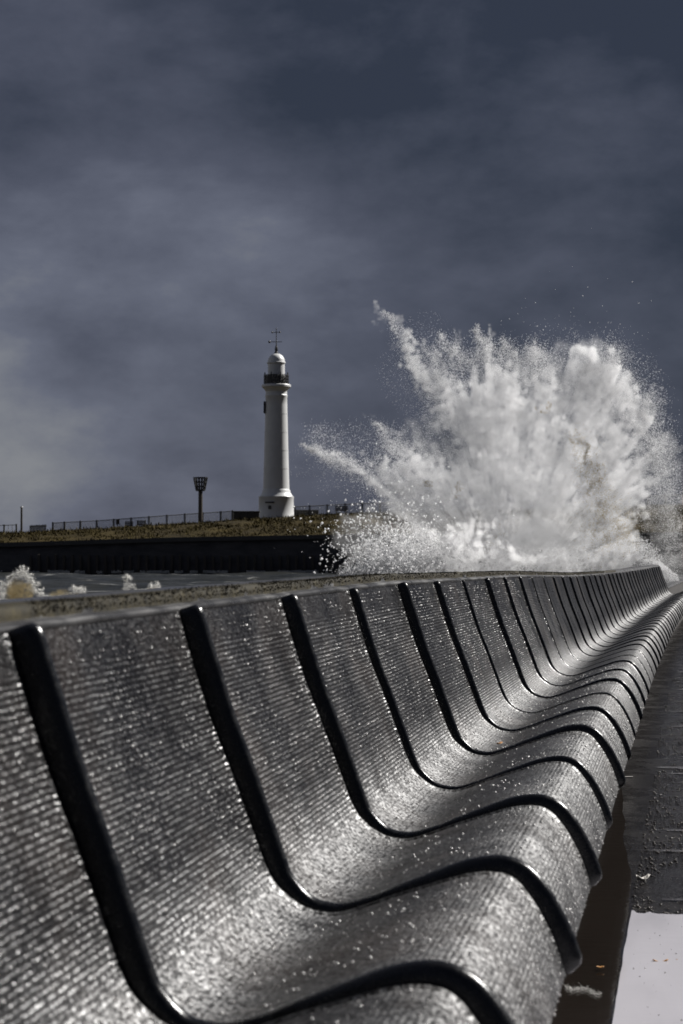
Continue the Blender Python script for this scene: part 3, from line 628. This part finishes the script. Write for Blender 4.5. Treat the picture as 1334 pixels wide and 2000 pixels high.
def fog_volume(name, P, rad, vox, parent, origin, dens, tint=(.998, .998, 1)):
    me = bpy.data.meshes.new(name); me.from_pydata(P.tolist(), [], []); v = link(name, me, parent); v['kind'] = 'stuff'
    at_ = me.attributes.new('puff', 'FLOAT', 'POINT'); at_.data.foreach_set('value', np.asarray(rad, np.float32))
    m = bpy.data.materials.new('spray_mist'); m.use_nodes = True; nt = m.node_tree; nt.nodes.clear(); N = nt.nodes.new; L = nt.links.new
    out = N('ShaderNodeOutputMaterial'); pv = N('ShaderNodeVolumePrincipled'); pv.inputs['Color'].default_value = (*tint, 1)
    pv.inputs['Anisotropy'].default_value = 0.35; pv.inputs['Density Attribute'].default_value = ''
    # density: puffs torn into streaks that fan out from the foot of the burst
    tc = N('ShaderNodeTexCoord'); sub = N('ShaderNodeVectorMath'); sub.operation = 'SUBTRACT'; sub.inputs[1].default_value = tuple(origin); L(tc.outputs['Object'], sub.inputs[0])
    nrm = N('ShaderNodeVectorMath'); nrm.operation = 'NORMALIZE'; L(sub.outputs[0], nrm.inputs[0])
    s1 = N('ShaderNodeVectorMath'); s1.operation = 'SCALE'; s1.inputs['Scale'].default_value = 17.0; L(nrm.outputs[0], s1.inputs[0])
    s2 = N('ShaderNodeVectorMath'); s2.operation = 'SCALE'; s2.inputs['Scale'].default_value = 0.55; L(sub.outputs[0], s2.inputs[0])
    ad = N('ShaderNodeVectorMath'); ad.operation = 'ADD'; L(s1.outputs[0], ad.inputs[0]); L(s2.outputs[0], ad.inputs[1])
    n1 = N('ShaderNodeTexNoise'); n1.inputs['Scale'].default_value = 1.0; n1.inputs['Detail'].default_value = 6; n1.inputs['Roughness'].default_value = 0.6; n1.inputs['Distortion'].default_value = 0.5; L(ad.outputs[0], n1.inputs[0])
    n2 = N('ShaderNodeTexNoise'); n2.inputs['Scale'].default_value = 1.7; n2.inputs['Detail'].default_value = 6; n2.inputs['Roughness'].default_value = 0.65; L(tc.outputs['Object'], n2.inputs[0])
    mu = N('ShaderNodeMath'); mu.operation = 'MULTIPLY_ADD'; mu.inputs[1].default_value = 1.35; L(n1.outputs[0], mu.inputs[0])
    mw = N('ShaderNodeMath'); mw.operation = 'MULTIPLY'; mw.inputs[1].default_value = 0.65; L(n2.outputs[0], mw.inputs[0]); L(mw.outputs[0], mu.inputs[2])
    mr = N('ShaderNodeMapRange'); mr.inputs['From Min'].default_value = 0.84; mr.inputs['From Max'].default_value = 1.18; mr.inputs['To Min'].default_value = 0.02; mr.inputs['To Max'].default_value = dens; L(mu.outputs[0], mr.inputs[0])
    da = N('ShaderNodeAttribute'); da.attribute_name = 'density'; dm = N('ShaderNodeMath'); dm.operation = 'MULTIPLY'; L(mr.outputs[0], dm.inputs[0]); L(da.outputs['Fac'], dm.inputs[1]); L(dm.outputs[0], pv.inputs['Density'])
    L(pv.outputs[0], out.inputs['Volume'])
    g = bpy.data.node_groups.new('mist', 'GeometryNodeTree'); g.interface.new_socket('Geometry', in_out='INPUT', socket_type='NodeSocketGeometry'); g.interface.new_socket('Geometry', in_out='OUTPUT', socket_type='NodeSocketGeometry')
    a, b = g.nodes.new('NodeGroupInput'), g.nodes.new('NodeGroupOutput'); p = g.nodes.new('GeometryNodeMeshToPoints'); t = g.nodes.new('GeometryNodePointsToVolume'); sm = g.nodes.new('GeometryNodeSetMaterial')
    na = g.nodes.new('GeometryNodeInputNamedAttribute'); na.data_type = 'FLOAT'; na.inputs['Name'].default_value = 'puff'; g.links.new(na.outputs[0], t.inputs['Radius'])
    t.resolution_mode = 'VOXEL_SIZE'; t.inputs['Voxel Size'].default_value = vox; t.inputs['Density'].default_value = 1.0; sm.inputs['Material'].default_value = m
    g.links.new(a.outputs[0], p.inputs[0]); g.links.new(p.outputs[0], t.inputs[0]); g.links.new(t.outputs[0], sm.inputs[0]); g.links.new(sm.outputs[0], b.inputs[0])
    md = v.modifiers.new('mist', 'NODES'); md.node_group = g; me.materials.append(m); return v
FOOT = np.array([985.0, 1150.0, 0.0])           # foot of the burst, in photo pixels
def radial(P, k, r, seed):
    d = P - FOOT; l = np.linalg.norm(d, axis=1)[:, None] + 1e-6; return fbm(d / l * k + d * r + seed, 5, .6)
def wave():
    S = []
    body = cloud(210000, [(1040, 965, 205, 150, 9), (900, 965, 145, 95, 4), (1165, 890, 115, 180, 5.5), (1030, 810, 150, 115, 4), (1180, 810, 85, 100, 2.2), (1000, 735, 110, 62, 1.5),
                          (1110, 1060, 165, 85, 4), (790, 955, 85, 55, 1.4), (950, 1060, 130, 85, 3), (1100, 730, 75, 50, 1), (1250, 940, 60, 150, 1.1), (885, 850, 85, 70, 1)])
    body = swirl(swirl(body, 50, 130, 3.1), 18, 34, 9.4)
    nz = 0.6 * radial(body, 7.0, 0.008, 5.5) + 0.4 * fbm(body / 30 + 2, 4, .6); body = body[rng.random(len(body)) < np.clip((nz - 0.42) * 7.0, 0.05, 1)]
    body[:, 2] = body[:, 2] * 0.5 - 20; S.append((body, 0.0082))
    J = np.vstack([jet(30000, (880, 1030), (740, 925), (588, 857), 62, 5, 1.0), jet(5000, (820, 930), (690, 850), (600, 836), 60, 14, .9),
                   jet(30000, (960, 900), (850, 740), (752, 606), 86, 5, 1.0), jet(9000, (980, 780), (950, 690), (936, 628), 50, 4), jet(9000, (1120, 780), (1135, 730), (1138, 680), 45, 4),
                   jet(34000, (1130, 720), (1290, 770), (1304, 1000), 44, 24, 1.0), jet(2500, (1275, 850), (1292, 760), (1268, 700), 24, 14), jet(9000, (820, 930), (750, 880), (727, 820), 50, 6),
                   jet(7000, (920, 740), (880, 690), (866, 636), 50, 6), jet(9000, (1060, 740), (1040, 700), (1050, 672), 60, 12), jet(7000, (1200, 740), (1190, 730), (1205, 705), 55, 18), jet(4000, (1290, 950), (1330, 1000), (1330, 1080), 40, 40, .8),
                   jet(6000, (860, 780), (815, 700), (790, 640), 40, 8), jet(6000, (1000, 760), (1000, 690), (985, 650), 45, 8), jet(5000, (1230, 800), (1275, 770), (1290, 790), 40, 14)])
    J = swirl(swirl(J, 20, 70, 1.7), 7, 18, 4.4); nz = 0.55 * radial(J, 9.0, 0.010, 2.2) + 0.45 * fbm(J / 20 + 2.2, 3, .55); J = J[rng.random(len(J)) < np.clip((nz - 0.38) * 6.0, 0.05, 1)]
    J[:, 2] *= 0.6; S.append((J, 0.0100))
    mist = cloud(30000, [(1030, 900, 300, 240, 4), (700, 900, 120, 80, 1), (820, 720, 90, 120, 1), (1290, 950, 70, 170, 2.4), (1120, 740, 150, 90, 1), (1310, 1080, 40, 60, 1.0)]); S.append((swirl(mist, 40, 90, 8.8), 0.0075))
    # the low front row of the burst stands nearer, out of the shade of the tall body
    base = cloud(60000, [(1080, 1105, 220, 40, 3), (830, 1092, 125, 62, 3.6), (740, 1112, 75, 42, 1.8), (1240, 1095, 60, 40, 1), (1296, 1122, 26, 22, .5)]); base = swirl(base, 28, 60, 6.6); base[:, 2] = base[:, 2] * .6 - 330; S.append((base, 0.0125))
    Vs, Fs, n = [], [], 0
    for P, s in S:
        sz = s * (0.55 + 1.1 * rng.random(len(P))**3); V, f = tets(to_world(P), sz); Vs.append(V); Fs.append(f + n); n += len(V)
    # coarse drops thrown out low on the left, and stray drops round the burst
    N = 9000; ang = R(90) + rng.normal(size=N) * R(42) + R(18); dist = np.abs(rng.normal(size=N)) * 70 * (0.55 + 0.45 * np.sin(ang).clip(0)); P = np.stack([785 + np.cos(ang) * dist * 1.25 + rng.normal(size=N) * 26, 1128 - np.abs(np.sin(ang)) * dist, rng.normal(size=N) * 40 - 340], 1)
    P = swirl(P, 14, 18, 7.7); V, f = tets(to_world(P), 0.012 + 0.040 * rng.random(N)**3); Vs.append(V); Fs.append(f + n); n += len(V)
    N = 2600; P = np.stack([rng.normal(900, 190, N), 1000 - np.abs(rng.normal(0, 190, N)), rng.normal(size=N) * 60], 1); P = P[(P[:, 1] > 1085 - 1.1 * (P[:, 0] - 560)) & (P[:, 0] < 1320)]; V, f = tets(to_world(P), 0.007 + 0.016 * rng.random(len(P))**3); Vs.append(V); Fs.append(f + n); n += len(V)
    o = link('sea_spray', mesh_np('sea_spray', np.vstack(Vs), np.vstack(Fs), M['spray'])); o['kind'] = 'stuff'
    tag(o, 'huge white burst of sea spray thrown up behind the wall beyond the bench', 'wave')
    # the dense mist inside the burst: a fog volume grown from its own puffs
    P = cloud(24000, [(1040, 975, 205, 140, 9), (900, 970, 140, 85, 4), (1165, 890, 100, 170, 5.5), (1030, 815, 140, 105, 4), (1180, 815, 75, 90, 2.2), (1000, 742, 95, 48, 1.1),
                     (1110, 1065, 160, 80, 5), (800, 955, 75, 45, 1.4), (950, 1065, 125, 80, 3.5), (1100, 735, 65, 40, .3), (1240, 940, 50, 140, 1.0)])
    rad = 0.06 + 0.10 * rng.random(len(P))**2
    def J_(n, a, c, b, r0, r1, w0, w1):
        Q = jet(n, a, c, b, r0, r1, 1.0); t = np.clip(np.linalg.norm(Q[:, :2] - np.array(a), axis=1) / np.linalg.norm(np.array(b) - np.array(a)), 0, 1); return Q, w0 + (w1 - w0) * t
    JJ = [J_(900, (880, 1030), (740, 925), (594, 861), 46, 2, .17, .055), J_(900, (960, 900), (850, 740), (756, 612), 62, 2, .17, .055), J_(700, (1130, 720), (1290, 770), (1302, 980), 32, 12, .16, .08),
          J_(220, (980, 780), (950, 690), (938, 636), 34, 2, .13, .05), J_(200, (820, 940), (755, 885), (731, 828), 34, 2, .13, .05), J_(160, (920, 750), (882, 695), (869, 645), 34, 2, .12, .05)]
    base = cloud(3600, [(1060, 1112, 215, 36, 1.6), (840, 1090, 115, 60, 4), (750, 1116, 60, 34, 1.4), (920, 1075, 70, 70, 1.2), (1240, 1108, 50, 34, .6), (1296, 1128, 18, 14, .3)]); 
    P = np.vstack([P] + [q[0] for q in JJ]); rad = np.r_[rad, np.concatenate([q[1] for q in JJ])]
    P = swirl(swirl(P, 50, 130, 3.1), 18, 34, 9.4); nz = 0.5 * radial(P, 7.0, 0.008, 5.5) + 0.5 * fbm(P / 46 + 5.5, 4, .55); k = nz > 0.44; P, rad = P[k], rad[k]; P[:, 2] *= 0.24
    base = swirl(swirl(base, 44, 70, 6.6), 16, 22, 3.9); bz = .55 * fbm(base / 22 + 7, 4, .6) + .45 * fbm(np.c_[np.arctan2(base[:, 0] - 860, 1240 - base[:, 1]) * 16, base[:, 1] * .02, base[:, 2] * .02], 4, .6); base = base[bz > .485]; base[:, 2] = base[:, 2] * .6 - 330; P = np.vstack([P, base]); rad = np.r_[rad, 0.04 + 0.08 * rng.random(len(base))**2]
    fog_volume('spray_mist', to_world(P), rad, 0.055, o, to_world(FOOT[None])[0], 6.5)
    # thin drifting spray round the burst
    P = cloud(3600, [(1030, 920, 250, 210, 6), (1290, 950, 40, 130, 1.0), (1120, 730, 130, 50, 1), (1300, 1080, 40, 50, .4), (760, 1050, 110, 60, 1.4)]); P = swirl(P, 50, 120, 6.8); P[:, 2] *= 0.35
    fog_volume('spray_mist', to_world(P), 0.12 + 0.14 * rng.random(len(P)), 0.10, o, to_world(FOOT[None])[0], 0.8)
    mud = np.vstack([jet(17000, (1205, 1085), (1180, 960), (1122, 845), 36, 20, .8), cloud(5000, [(1065, 795, 22, 12, 1), (1130, 885, 24, 42, 2.0), (960, 1050, 26, 40, .8), (895, 965, 26, 12, .6), (830, 935, 22, 8, .4)])])
    mud = swirl(swirl(mud, 26, 40, 2.9), 8, 12, 5.1); mud[:, 2] = mud[:, 2] * .8 - 84; nz = fbm(mud / 14 + 3.3, 3); mud = mud[rng.random(len(mud)) < np.clip((nz - .40) * 4, .1, 1)]
    V, f = tets(to_world(mud), 0.006 + 0.011 * rng.random(len(mud))**2)
    m = link('muddy_water', mesh_np('muddy_water', V, f, M['mud_water']), o); m['kind'] = 'stuff'
wave()
def small_splash(label, core, rims, brown, d):
    """core: blobs of lit foam; rims: little jets (x0, y0, x1, y1, count); brown: blobs of silty water inside"""
    k = d / 60; w = lambda P: at(P[:, 0], P[:, 1], d + P[:, 2] * d / F)
    J = [jet(c, (x0, y0), ((x0 + x1) / 2 + 2, (y0 + y1) / 2 - 2), (x1, y1), 5, 1.0, .8) for x0, y0, x1, y1, c in rims]
    D = np.vstack(J + [cloud(600, core)]) if J else cloud(600, core); D = swirl(swirl(D, 7, 16, 1.1), 3, 6, 3.3)
    V, f = tets(w(D), (0.005 + 0.010 * rng.random(len(D))**3) * k); o = link('wave_splash', mesh_np('wave_splash', V, f, M['foam'])); tag(o, label, 'wave', kind='stuff')
    Q = np.vstack([cloud(700, core)] + [q[:len(q) // 2] for q in J]); Q = swirl(swirl(Q, 9, 16, 1.1), 4, 6, 3.3); Q[:, 2] *= .5; FT = at(np.array([core[0][0]]), np.array([core[0][1] + 40.0]), np.array([d]))[0]
    fog_volume('spray_mist', w(Q), (0.018 + 0.022 * rng.random(len(Q))**2) * k * 1.5, 0.022, o, FT, 12.0, (.99, .975, .93))
    if brown:
        Q = swirl(cloud(700, brown), 10, 18, 5.1); Q[:, 2] = Q[:, 2] * .5 - 6; fog_volume('muddy_water', w(Q), (0.03 + 0.03 * rng.random(len(Q))) * k * 1.4, 0.03, o, FT, 16.0, (.50, .41, .23))
arc = [(38 + 30 * math.cos(a), 1160 - 36 * math.sin(a), 38 + (44 + 9 * math.sin(a * 7)) * math.cos(a), 1162 - (52 + 10 * math.sin(a * 5 + 1)) * math.sin(a), 260) for a in np.linspace(0.05, 3.1, 17)]
small_splash('rounded brown wave crest with a white fringe behind the wall top at far left', [(14, 1140, 12, 12, 1), (40, 1126, 14, 9, 1.2), (66, 1146, 12, 12, 1.2), (76, 1166, 8, 10, .8), (4, 1160, 10, 12, .8), (58, 1132, 10, 9, .8)], arc, [(38, 1158, 30, 24, 2), (34, 1146, 18, 14, 1)], 34)
small_splash('low foamy crest between the brown crest and the small white splash near the wall top', [(150, 1155, 17, 5, 2), (122, 1163, 30, 4, 1.4), (100, 1166, 20, 4, .8)], [(140 + 4 * q, 1156, 142 + 5 * q, 1146 + (q % 3) * 2, 120) for q in range(6)], [(124, 1160, 26, 5, 1)], 36)
small_splash('thin white plume of spray left of the pale curling crest', [(248, 1130, 9, 4, 2), (253, 1144, 13, 9, .35), (258, 1156, 20, 8, .3)], [(250, 1134, 246, 1121, 160), (253, 1132, 257, 1124, 120), (244, 1134, 237, 1129, 100)], None, 44)
small_splash('pale curling crest to the right of the thin white plume', [(298, 1149, 13, 3.5, 2), (311, 1149, 3.5, 7, 1.4), (288, 1155, 6, 4, .8)], [(306, 1146, 312, 1139, 120), (296, 1147, 294, 1142, 80)], [(299, 1156, 9, 4, 1)], 40)
def foam_line():
    N = 9000; px = np.r_[rng.uniform(-200, 640, N), rng.normal(110, 30, 2500)]; py = 1118 + rng.normal(size=len(px)) * 1.2 - 0.002 * px
    d = np.full(len(px), WD - 1.2); keep = fbm(np.c_[px / 14, np.zeros((len(px), 2))], 3) > 0.45; px, py, d = px[keep], py[keep], d[keep]
    V, f = tets(at(px, py, d), 0.02 + 0.04 * rng.random(len(px))**2); tag(link('foam', mesh_np('foam', V, f, M['foam'])), 'broken line of white foam along the foot of the far sea wall', 'foam', kind='stuff')
foam_line()

# ---------------------------------------------------------------- puddles and grit on the promenade
def puddle(name, label, x_edge, far_y, near_y, right, mat, lift, amp, seed, taper=0.0):
    ys = np.geomspace(near_y, far_y, 160); L_ = []; R_ = []
    for k, y in enumerate(ys):
        t = k / 159; n1 = (fbm(np.array([[y * 3.1, seed, 0.3]]), 3)[0] - .5) * amp; n2 = (fbm(np.array([[y * 2.1, seed, 5.3]]), 3)[0] - .5) * amp * 4
        cl = 1.0
        L_.append((x_edge + n1 + float(swing(y)), y, -float(drop(y)) + lift)); n2 -= taper * max(0, t - .72)**1.3 * 3.2; R_.append((right + n2 + float(swing(y)), y + 0.25 * (n2), -float(drop(y)) + lift))
    V = [p for ab in zip(L_, R_) for p in ab]; Fc = [(2*i, 2*i+1, 2*i+3, 2*i+2) for i in range(159)]
    if not taper:                               # ragged far shore
        xs = np.linspace(L_[-1][0], L_[-1][0] + 0.7, 90); e = [(x, ys[-1] + 0.01 + 0.26 * max(0.0, float(fbm(np.array([[x * 19, seed, 2.2]]), 4, .6)[0]) - .36), -float(drop(ys[-1])) + lift) for x in xs]
        n0 = len(V); V += [(x, ys[-1], -float(drop(ys[-1])) + lift) for x in xs] + e; Fc += [(n0 + i, n0 + i + 1, n0 + 91 + i, n0 + 90 + i) for i in range(89)]
    tag(link(name, mesh_np(name, np.array(V), Fc, mat)), label, kind='structure')
puddle('puddle', 'pale puddle with the sky reflection painted into its colour, at the foot of the bench, nearest the viewer', -0.170, 6.02, 1.6, 1.4, M['sky_pale'], 0.012, 0.018, 1.0)
puddle('puddle', 'dark water painted and shaped as the bench reflection, lying along the foot of the bench', -0.60, 13.0, 0.8, -0.172, M['clear'], 0.006, 0.010, 2.0, 0.42)
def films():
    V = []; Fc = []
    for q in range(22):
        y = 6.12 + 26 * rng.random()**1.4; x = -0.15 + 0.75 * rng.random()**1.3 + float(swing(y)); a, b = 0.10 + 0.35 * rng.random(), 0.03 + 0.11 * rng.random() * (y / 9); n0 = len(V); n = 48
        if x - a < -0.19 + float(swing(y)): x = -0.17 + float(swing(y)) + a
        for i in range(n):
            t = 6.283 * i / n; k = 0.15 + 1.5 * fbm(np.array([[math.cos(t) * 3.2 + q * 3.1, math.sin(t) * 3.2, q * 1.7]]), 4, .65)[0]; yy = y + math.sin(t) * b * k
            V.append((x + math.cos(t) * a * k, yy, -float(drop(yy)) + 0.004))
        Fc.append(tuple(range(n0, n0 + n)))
    tag(link('thin_water', mesh_np('thin_water', np.array(V), Fc, M['film'])), 'thin films of water with the sky reflection painted in pale, lying in the hollows of the tarmac', kind='stuff')
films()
def flecks():
    N = 260; y = 2.4 + rng.random(N) * 3.7; x = -0.15 + rng.random(N)**1.4 * 0.5; P = np.stack([x, y, -drop(y) + 0.0128], 1); V, f = tets(P, 0.0008 + 0.003 * rng.random(N)**4)
    tag(link('debris', mesh_np('debris', V, f, M['kelp'])), 'tiny dark specks of debris floating on the pale puddle', 'debris', kind='stuff')
flecks()
def grit():
    N = 11000; y = 5.93 + rng.random(N)**1.5 * 14; x = -0.17 + rng.random(N)**1.2 * 0.9; keep = fbm(np.c_[x * 5, y * 1.2, np.zeros(N)], 3) > 0.42
    x, y = x[keep], y[keep]; N = len(x); s = 0.002 + 0.007 * rng.random(N)**3
    O_ = np.array([(1, 0, 0), (0, 1, 0), (-1, 0, 0), (0, -1, 0), (0, 0, .7), (0, 0, -.3)]); Fo = np.array([(0, 1, 4), (1, 2, 4), (2, 3, 4), (3, 0, 4), (1, 0, 5), (2, 1, 5), (3, 2, 5), (0, 3, 5)])
    a = rng.random(N) * 6.28; ca, sa = np.cos(a), np.sin(a); D = np.repeat(O_[None], N, 0) * (0.7 + 0.6 * rng.random((N, 6, 1)))
    D = np.stack([D[:, :, 0]*ca[:, None] - D[:, :, 1]*sa[:, None], D[:, :, 0]*sa[:, None] + D[:, :, 1]*ca[:, None], D[:, :, 2]], 2) * s[:, None, None]
    P = np.stack([x + swing(y), y, -drop(y) + s * .25], 1); V = (P[:, None] + D).reshape(-1, 3); f = (np.arange(N)[:, None, None]*6 + Fo[None]).reshape(-1, 3)
    tag(link('gravel', mesh_np('gravel', V, f, M['pebble'])), 'wet grit and small stones scattered over the tarmac beside the bench', 'gravel', kind='stuff')
grit()
def blade(name, label, cat, p, length, width, mat, rz, curl=0.3, group=None):
    n = 9; V = []; h = []
    for i in range(n):
        t = i / (n - 1); w = width * (math.sin(math.pi * (0.08 + 0.84 * t)))**0.8 / 2; x = (t - .5) * length; z = curl * length * (2*t - 1)**2 + 0.003
        for s in (-1, 0, 1): V.append((x, s * w, z + (0.25 * width if s else 0)))
    f = [(3*i + j, 3*i + 3 + j, 3*i + 4 + j, 3*i + 1 + j) for i in range(n-1) for j in range(2)]
    me = mesh_np(name, np.array(V), f, mat, True); o = link(name, me, None, p, (0, 0, rz)); sm = o.modifiers.new('thickness', 'SOLIDIFY'); sm.thickness = 0.0012
    return tag(o, label, cat, group)
blade('dead_leaf', 'curled orange dead leaf lying in the pale puddle, the one with a raised tip', 'leaf', on_ground(1290, 1886, .006), 0.040, 0.010, M['leaf'], 0.2, 0.16)
blade('dead_leaf', 'thin orange leaf stalk in the pale puddle at the edge of the frame', 'leaf', on_ground(1331, 1884, .006), 0.030, 0.006, M['leaf'], -0.5, 0.1)
blade('dead_leaf', 'small yellow leaf floating in the dark water by the bench', 'leaf', on_ground(1172, 1900, .010), 0.019, 0.011, M['leaf'], 0.1, 0.12)
blade('dead_leaf', 'orange leaf fragment lying on the ribbed seat between two joints', 'leaf', (-0.655, 7.02, 0.409), 0.040, 0.014, M['leaf'], 1.2, 0.1)
blade('paper_scrap', 'crumpled white scrap on the grit just beyond the pale puddle', 'litter', on_ground(1256, 1724, .004), 0.045, 0.030, M['pale'], 0.5, 0.3)
def stick():
    p = on_ground(1225, 1520, .006); o = MB().tube((-.028, 0, 0), (.028, .004, 0.001), .004, .0032, 7).build('white_stick', M['pale'], None, True, p); tag(o, 'short white stick lying on the dark wet tarmac', 'stick')
stick()
def foam_patch():
    P = []
    for _ in range(420):
        t = rng.random(); q = on_ground(1104 + 70 * t + rng.normal() * 2, 1934 + 13 * t + 3 * math.sin(t * 9) + rng.normal() * 2.6, .010); P.append(q)
    P = np.array([tuple(q) for q in P]); V, f = tets(P, 0.0005 + .0007 * rng.random(len(P))); tag(link('foam', mesh_np('foam', V, f, M['foam'])), 'little curved streak of froth on the dark water by the bench', 'foam', kind='stuff')
foam_patch()

# ---------------------------------------------------------------- beads of water on the near panels
def beads():
    N = 42000; y = 1.9 + rng.random(N)**1.25 * 9.5; u = rng.random(N) * SLEN * 0.985 + 0.02
    dens = fbm(np.c_[y * 5, u * 7, np.zeros(N)], 3); keep = rng.random(N) < np.clip((dens - .3) * 3, .1, 1); keep &= rng.random(len(y)) < np.interp(u / SLEN, [0, .4, .5, .58, .72, .78, 1], [1, 1, .5, .22, .25, .7, .8]); y, u = y[keep], u[keep]; N = len(y)
    fr = np.abs(((y - 2.8) / PITCHY + .5) % 1 - .5) * PITCHY; ok = fr > 0.035; y, u = y[ok], u[ok]; N = len(y)
    # settle on the ridges
    u = np.round(u / (SLEN / (int(SLEN / 0.0104)))) * (SLEN / int(SLEN / 0.0104))
    c = np.c_[np.interp(u, SS, SURF[:, 0]), np.interp(u, SS, SURF[:, 1])]; nn = np.c_[np.interp(u, SS, SN[:, 0]), np.interp(u, SS, SN[:, 1])]
    r = (0.0009 + 0.0028 * rng.random(N)**5) * np.interp(y, [2, 12], [1, 1.5])
    bm = bmesh.new(); bmesh.ops.create_icosphere(bm, subdivisions=1, radius=1.0); bm.verts.ensure_lookup_table(); iv = np.array([v.co[:] for v in bm.verts]); fi = np.array([[v.index for v in f.verts] for f in bm.faces]); bm.free()
    n3 = np.stack([nn[:, 0], np.zeros(N), nn[:, 1]], 1); P = np.stack([c[:, 0] + swing(y), y, c[:, 1] - drop(y)], 1) + n3 * (0.0009)
    D = iv[None] * r[:, None, None]; V = (P[:, None] + D).reshape(-1, 3); f = (np.arange(N)[:, None, None] * len(iv) + fi[None]).reshape(-1, 3)
    tag(link('water_droplets', mesh_np('water_droplets', V, f, M['bead'], True)), 'beads of sea water glinting all over the near bench panels', 'droplets', kind='stuff')
beads()
